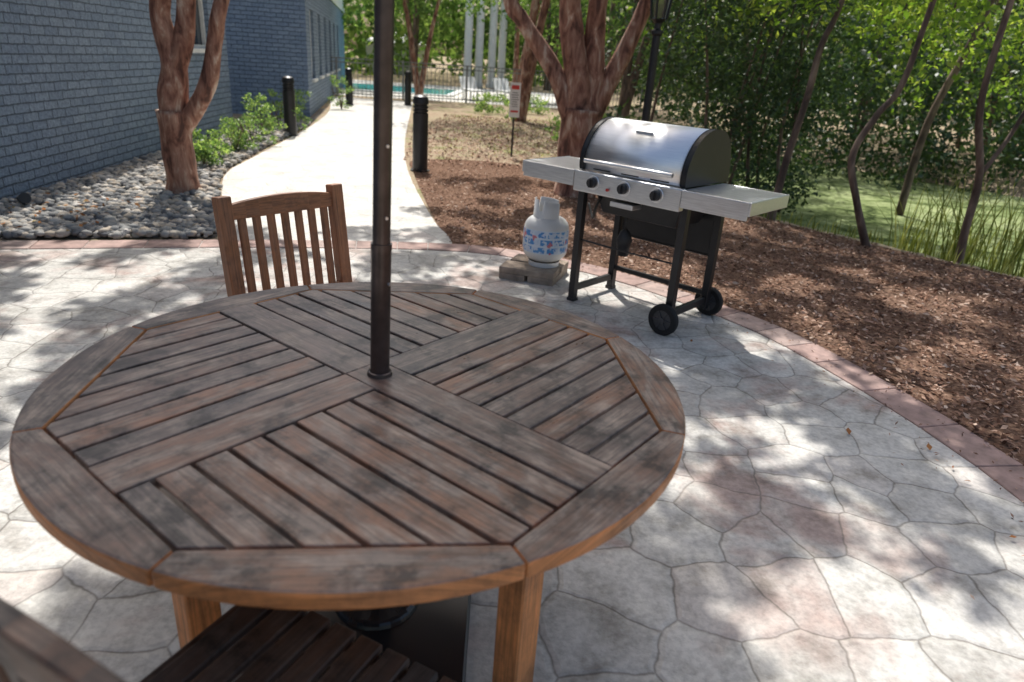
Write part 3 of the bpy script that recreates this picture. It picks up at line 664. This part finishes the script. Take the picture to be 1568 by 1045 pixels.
slim([(4.09,6.22,-.1),(4.05,6.22,.3),(4.02,6.22,.77),(3.85,6.22,1.3),(3.82,6.22,1.87),(3.9,6.3,3),(4,6.4,4.5)],[.04,.035,.032,.029,.026,.02,.015],cl=rc(3.6,6.5,6.2,8.5,1.75,4.4,50),extra=[([(4.02,6.22,.77),(4.25,6.3,1.2),(4.4,6.3,1.9),(4.6,6.4,2.6)],[.022,.019,.016,.01])])
slim([(2.79,7.63,-.05),(2.85,7.7,.6),(2.95,7.75,1.3),(3.0,7.8,1.8),(3.11,7.8,2.23),(3.3,7.8,3.6)],[.05,.04,.036,.033,.028,.02],cl=rc(2.2,4.2,7.8,9.3,2.0,4.6,46))
slim([(5.6,10.2,-.3),(5.7,10.3,1),(6.0,10.3,2.2),(6.4,10.4,4)],[.06,.05,.045,.03],cl=rc(4.8,7.8,9.6,11.5,1.3,4.8,80))
e=empty('privet_thicket'); cc=[]
for _ in range(360):
    y=random.uniform(9.0,12.5); x=random.uniform(.165*y,.40*y); z=random.uniform(-.3,3.9)
    if x<.19*y and z>2.6: continue
    cc.append((x,y,z))
leaves('foliage',clumps(cc,95,.4),.07,m_leaf_d,e,asp=.5)
g=Geo()
for _ in range(9):
    x=random.uniform(1.8,3.8);y=random.uniform(9.5,11); g.tube([(x,y,-.3),(x+random.uniform(-.2,.2),y,.8),(x+random.uniform(-.5,.5),y,2.4)],[.03,.022,.01],7,4)
g.obj('stems',m_bark,e,True)
e=empty('bank_undergrowth'); cc=[]
for _ in range(560):
    x=random.uniform(4.6,22); yb=14.0-.12*x+random.uniform(0,3.4); z=-.35+2.9*random.random()**1.3; cc.append((x,yb,z))
leaves('foliage',clumps(cc,62,.62),.13,m_leaf_d,e,asp=.5)
e=empty('woods'); cc=[]
for _ in range(560):
    y=random.uniform(17.5,26); x=random.uniform(.12*y,1.3*y); z=8.5*random.random()-.2; cc.append((x,y,z))
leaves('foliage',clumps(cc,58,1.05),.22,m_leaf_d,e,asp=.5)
cc=[]
for _ in range(190):
    y=random.uniform(15.5,20); x=random.uniform(.14*y,1.3*y); z=random.uniform(1.8,7); cc.append((x,y,z))
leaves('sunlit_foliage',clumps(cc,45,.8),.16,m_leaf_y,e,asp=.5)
g=Geo()
for _ in range(20):
    y=random.uniform(15,20);x=random.uniform(.27*y,1.1*y);r=random.uniform(.04,.10); g.tube([(x,y,-.5),(x+random.uniform(-.3,.3),y,1.5),(x+random.uniform(-.6,.6),y,4),(x+random.uniform(-1,1),y,7)],[r,r*.85,r*.6,r*.3],8,4)
g.obj('trunks',m_bark,e,True)
e=empty('distant_trees'); cc=[]
for _ in range(1500):
    a=random.uniform(-50,60); d=random.uniform(44,68); z=random.uniform(0,15)*random.uniform(.4,1); cc.append((d*math.sin(R(a)),d*math.cos(R(a)),z))
leaves('foliage',clumps(cc,32,2.3),.6,m_leaf_f,e,asp=.6)
def tree(x,y,h,cr_,n,mat=m_leaf_f,name='crape_myrtle_tree',ls=.16,bm_=m_crape,stems=3,zlow=.5):
    e=empty(name,(x,y,0)); g=Geo()
    for k in range(stems):
        a=random.uniform(0,6.28); q=.12*h; tx,ty=math.cos(a)*q,math.sin(a)*q*.5
        g.tube([(0,0,-.05),(tx*.2,ty*.2,h*.12),(tx*.6,ty*.6,h*.35),(tx*1.2,ty*1.2,h*.6),(tx*1.7,ty*1.7,h*.85)],[.04*h/stems*1.6,.03*h/stems*1.5,.022*h/stems*1.5,.015*h/stems,.006*h/stems],9,4,.06)
    g.obj('trunk',bm_,e,True)
    cc=[]
    while len(cc)<n:
        p=(random.uniform(-1,1),random.uniform(-1,1),random.uniform(-1,1))
        if sum(q*q for q in p)<1: cc.append((p[0]*cr_,p[1]*cr_,h*(zlow+(1-zlow)/2)+p[2]*h*(1-zlow)/2))
    leaves('crown',clumps(cc,50,cr_*.25),ls,mat,e,asp=.55)
tree(-3.9,25.5,6.5,2.6,60,zlow=.38)
tree(-9.5,30,9,3.5,80,ls=.22,zlow=.2)
tree(-.6,30,8,2.8,60,ls=.2,zlow=.3)
tree(2.6,20,8,3.0,70,mat=m_leaf_d,name='broadleaf_tree',ls=.17,bm_=m_bark,zlow=.2)
tree(-.2,18.5,8.0,3.4,110,name='crape_myrtle_tree',ls=.16,zlow=.48)  # crown made dense above the view to throw dapples on the lawn strip
tree(3.0,29,9,3.5,80,name='broadleaf_tree',ls=.22,bm_=m_bark,zlow=.12)
tree(-6.4,40,10,4,80,name='broadleaf_tree',ls=.3,bm_=m_bark,zlow=.2)
tree(1.0,41,11,4,80,name='broadleaf_tree',ls=.3,bm_=m_bark,zlow=.15)
for (x,y,h,r) in ((-3.98,8.9,.42,.24),(-4.05,9.7,.5,.28),(-4.15,10.6,.6,.32),(-4.35,11.6,.65,.34),(-4.5,12.8,.7,.36),(-4.62,14.0,.6,.32),(-4.75,18.2,.8,.28),(-3.85,8.3,.3,.16)):
    e=empty('shrub',(x,y,0)); cc=[(random.gauss(0,r*.5),random.gauss(0,r*.5),random.uniform(.08,h)) for _ in range(20)]
    leaves('foliage',clumps(cc,34,.10),.05,m_leaf_s,e,asp=.5)
    g=Geo()
    for _ in range(7): g.tube([(0,0,0),(random.gauss(0,r*.4),random.gauss(0,r*.4),h*.7)],[.008,.004],5,2)
    g.obj('stems',m_bark,e)
for (x,y) in ((-1.1,20.5),(0,21.5),(.8,14),(1.3,15.5)):
    e=empty('shrub',(x,y,0)); cc=[(random.gauss(0,.3),random.gauss(0,.3),random.uniform(.05,.5)) for _ in range(20)]
    leaves('foliage',clumps(cc,40,.16),.08,m_leaf_s,e,asp=.5)
def blades(name,px,py,h,mat,w=.012):
    n=len(px); z0=gz(px,py); a=rng.uniform(0,6.28,n); lx,ly=rng.normal(0,.18,n)*h,rng.normal(0,.18,n)*h
    P0=np.stack([px,py,z0-.02],1); dx=np.stack([np.cos(a)*w,np.sin(a)*w,0*a],1)
    P1=P0+np.stack([lx*.4,ly*.4,h*.6],1); P2=P0+np.stack([lx*1.2,ly*1.2,h],1)
    V=np.stack([P0-dx,P0+dx,P1+dx*.8,P1-dx*.8,P2+dx*.1,P2-dx*.1],1).reshape(-1,3)
    b=np.arange(n)[:,None]*6; F=np.concatenate([b+np.array([[0,1,2,3]]),b+np.array([[3,2,4,5]])])
    npmesh(name,V,F,mat)
n=1400; s_=rng.uniform(.1,1.5,n); tt=rng.uniform(-1.5,7,n); px=2.55+s_*.77+tt*.64; py=7.56+s_*.64-tt*.77
blades('bank_grass',px,py,rng.uniform(.05,.2,n),m_grass,.006)
ci=rng.integers(0,5,280); CX=np.array([4.45,4.75,5.1,4.3,5.7])[ci]; CY=np.array([6.9,6.5,7.6,7.4,7.0])[ci]
blades('reeds',CX+rng.normal(0,.10,280),CY+rng.normal(0,.12,280),rng.uniform(.5,1.15,280),m_grass,.007)
n=3500; px=rng.uniform(-1.6,3,n); py=rng.uniform(11,20,n); blades('lawn_grass',px,py,rng.uniform(.02,.06,n),m_grass,.009)

# ---------------------------------------------------------------- light, world, camera
w=bpy.data.worlds.new('World'); sc.world=w; w.use_nodes=True; nt=w.node_tree
sky=nt.nodes.new('ShaderNodeTexSky'); sky.sky_type='NISHITA'; sky.sun_disc=False; sky.sun_elevation=math.atan2(1,math.hypot(SUN.x,SUN.y)); sky.sun_rotation=math.atan2(SUN.x,SUN.y)
sky.air_density=1.2; sky.dust_density=5.0; sky.ozone_density=1.2
bg=nt.nodes['Background']; bg.inputs[1].default_value=.15; nt.links.new(sky.outputs[0],bg.inputs[0])
sl=bpy.data.lights.new('sun','SUN'); sl.energy=5; sl.angle=R(.5); sl.color=(1,.97,.92)
so=bpy.data.objects.new('sun',sl); so.rotation_euler=(-SUN).to_track_quat('-Z','Y').to_euler(); link(so)
cd=bpy.data.cameras.new('camera'); cd.lens=23.9; cd.sensor_width=36; cd.clip_end=2000; cd.clip_start=.05
co=bpy.data.objects.new('camera',cd); link(co)
p=R(22.4); r=R(4.0)
fw=Vector((0,math.cos(p),-math.sin(p))); u0=Vector((0,math.sin(p),math.cos(p))); r0=Vector((1,0,0))
rt=r0*math.cos(r)+u0*math.sin(r); up=u0*math.cos(r)-r0*math.sin(r)
mw=Matrix((rt,up,-fw)).transposed().to_4x4(); mw.translation=(0,0,1.45); co.matrix_world=mw
cd.dof.use_dof=True; cd.dof.focus_distance=2.6; cd.dof.aperture_fstop=2.8
sc.camera=co
sc.view_settings.view_transform='Standard'; sc.view_settings.look='None'; sc.view_settings.exposure=0
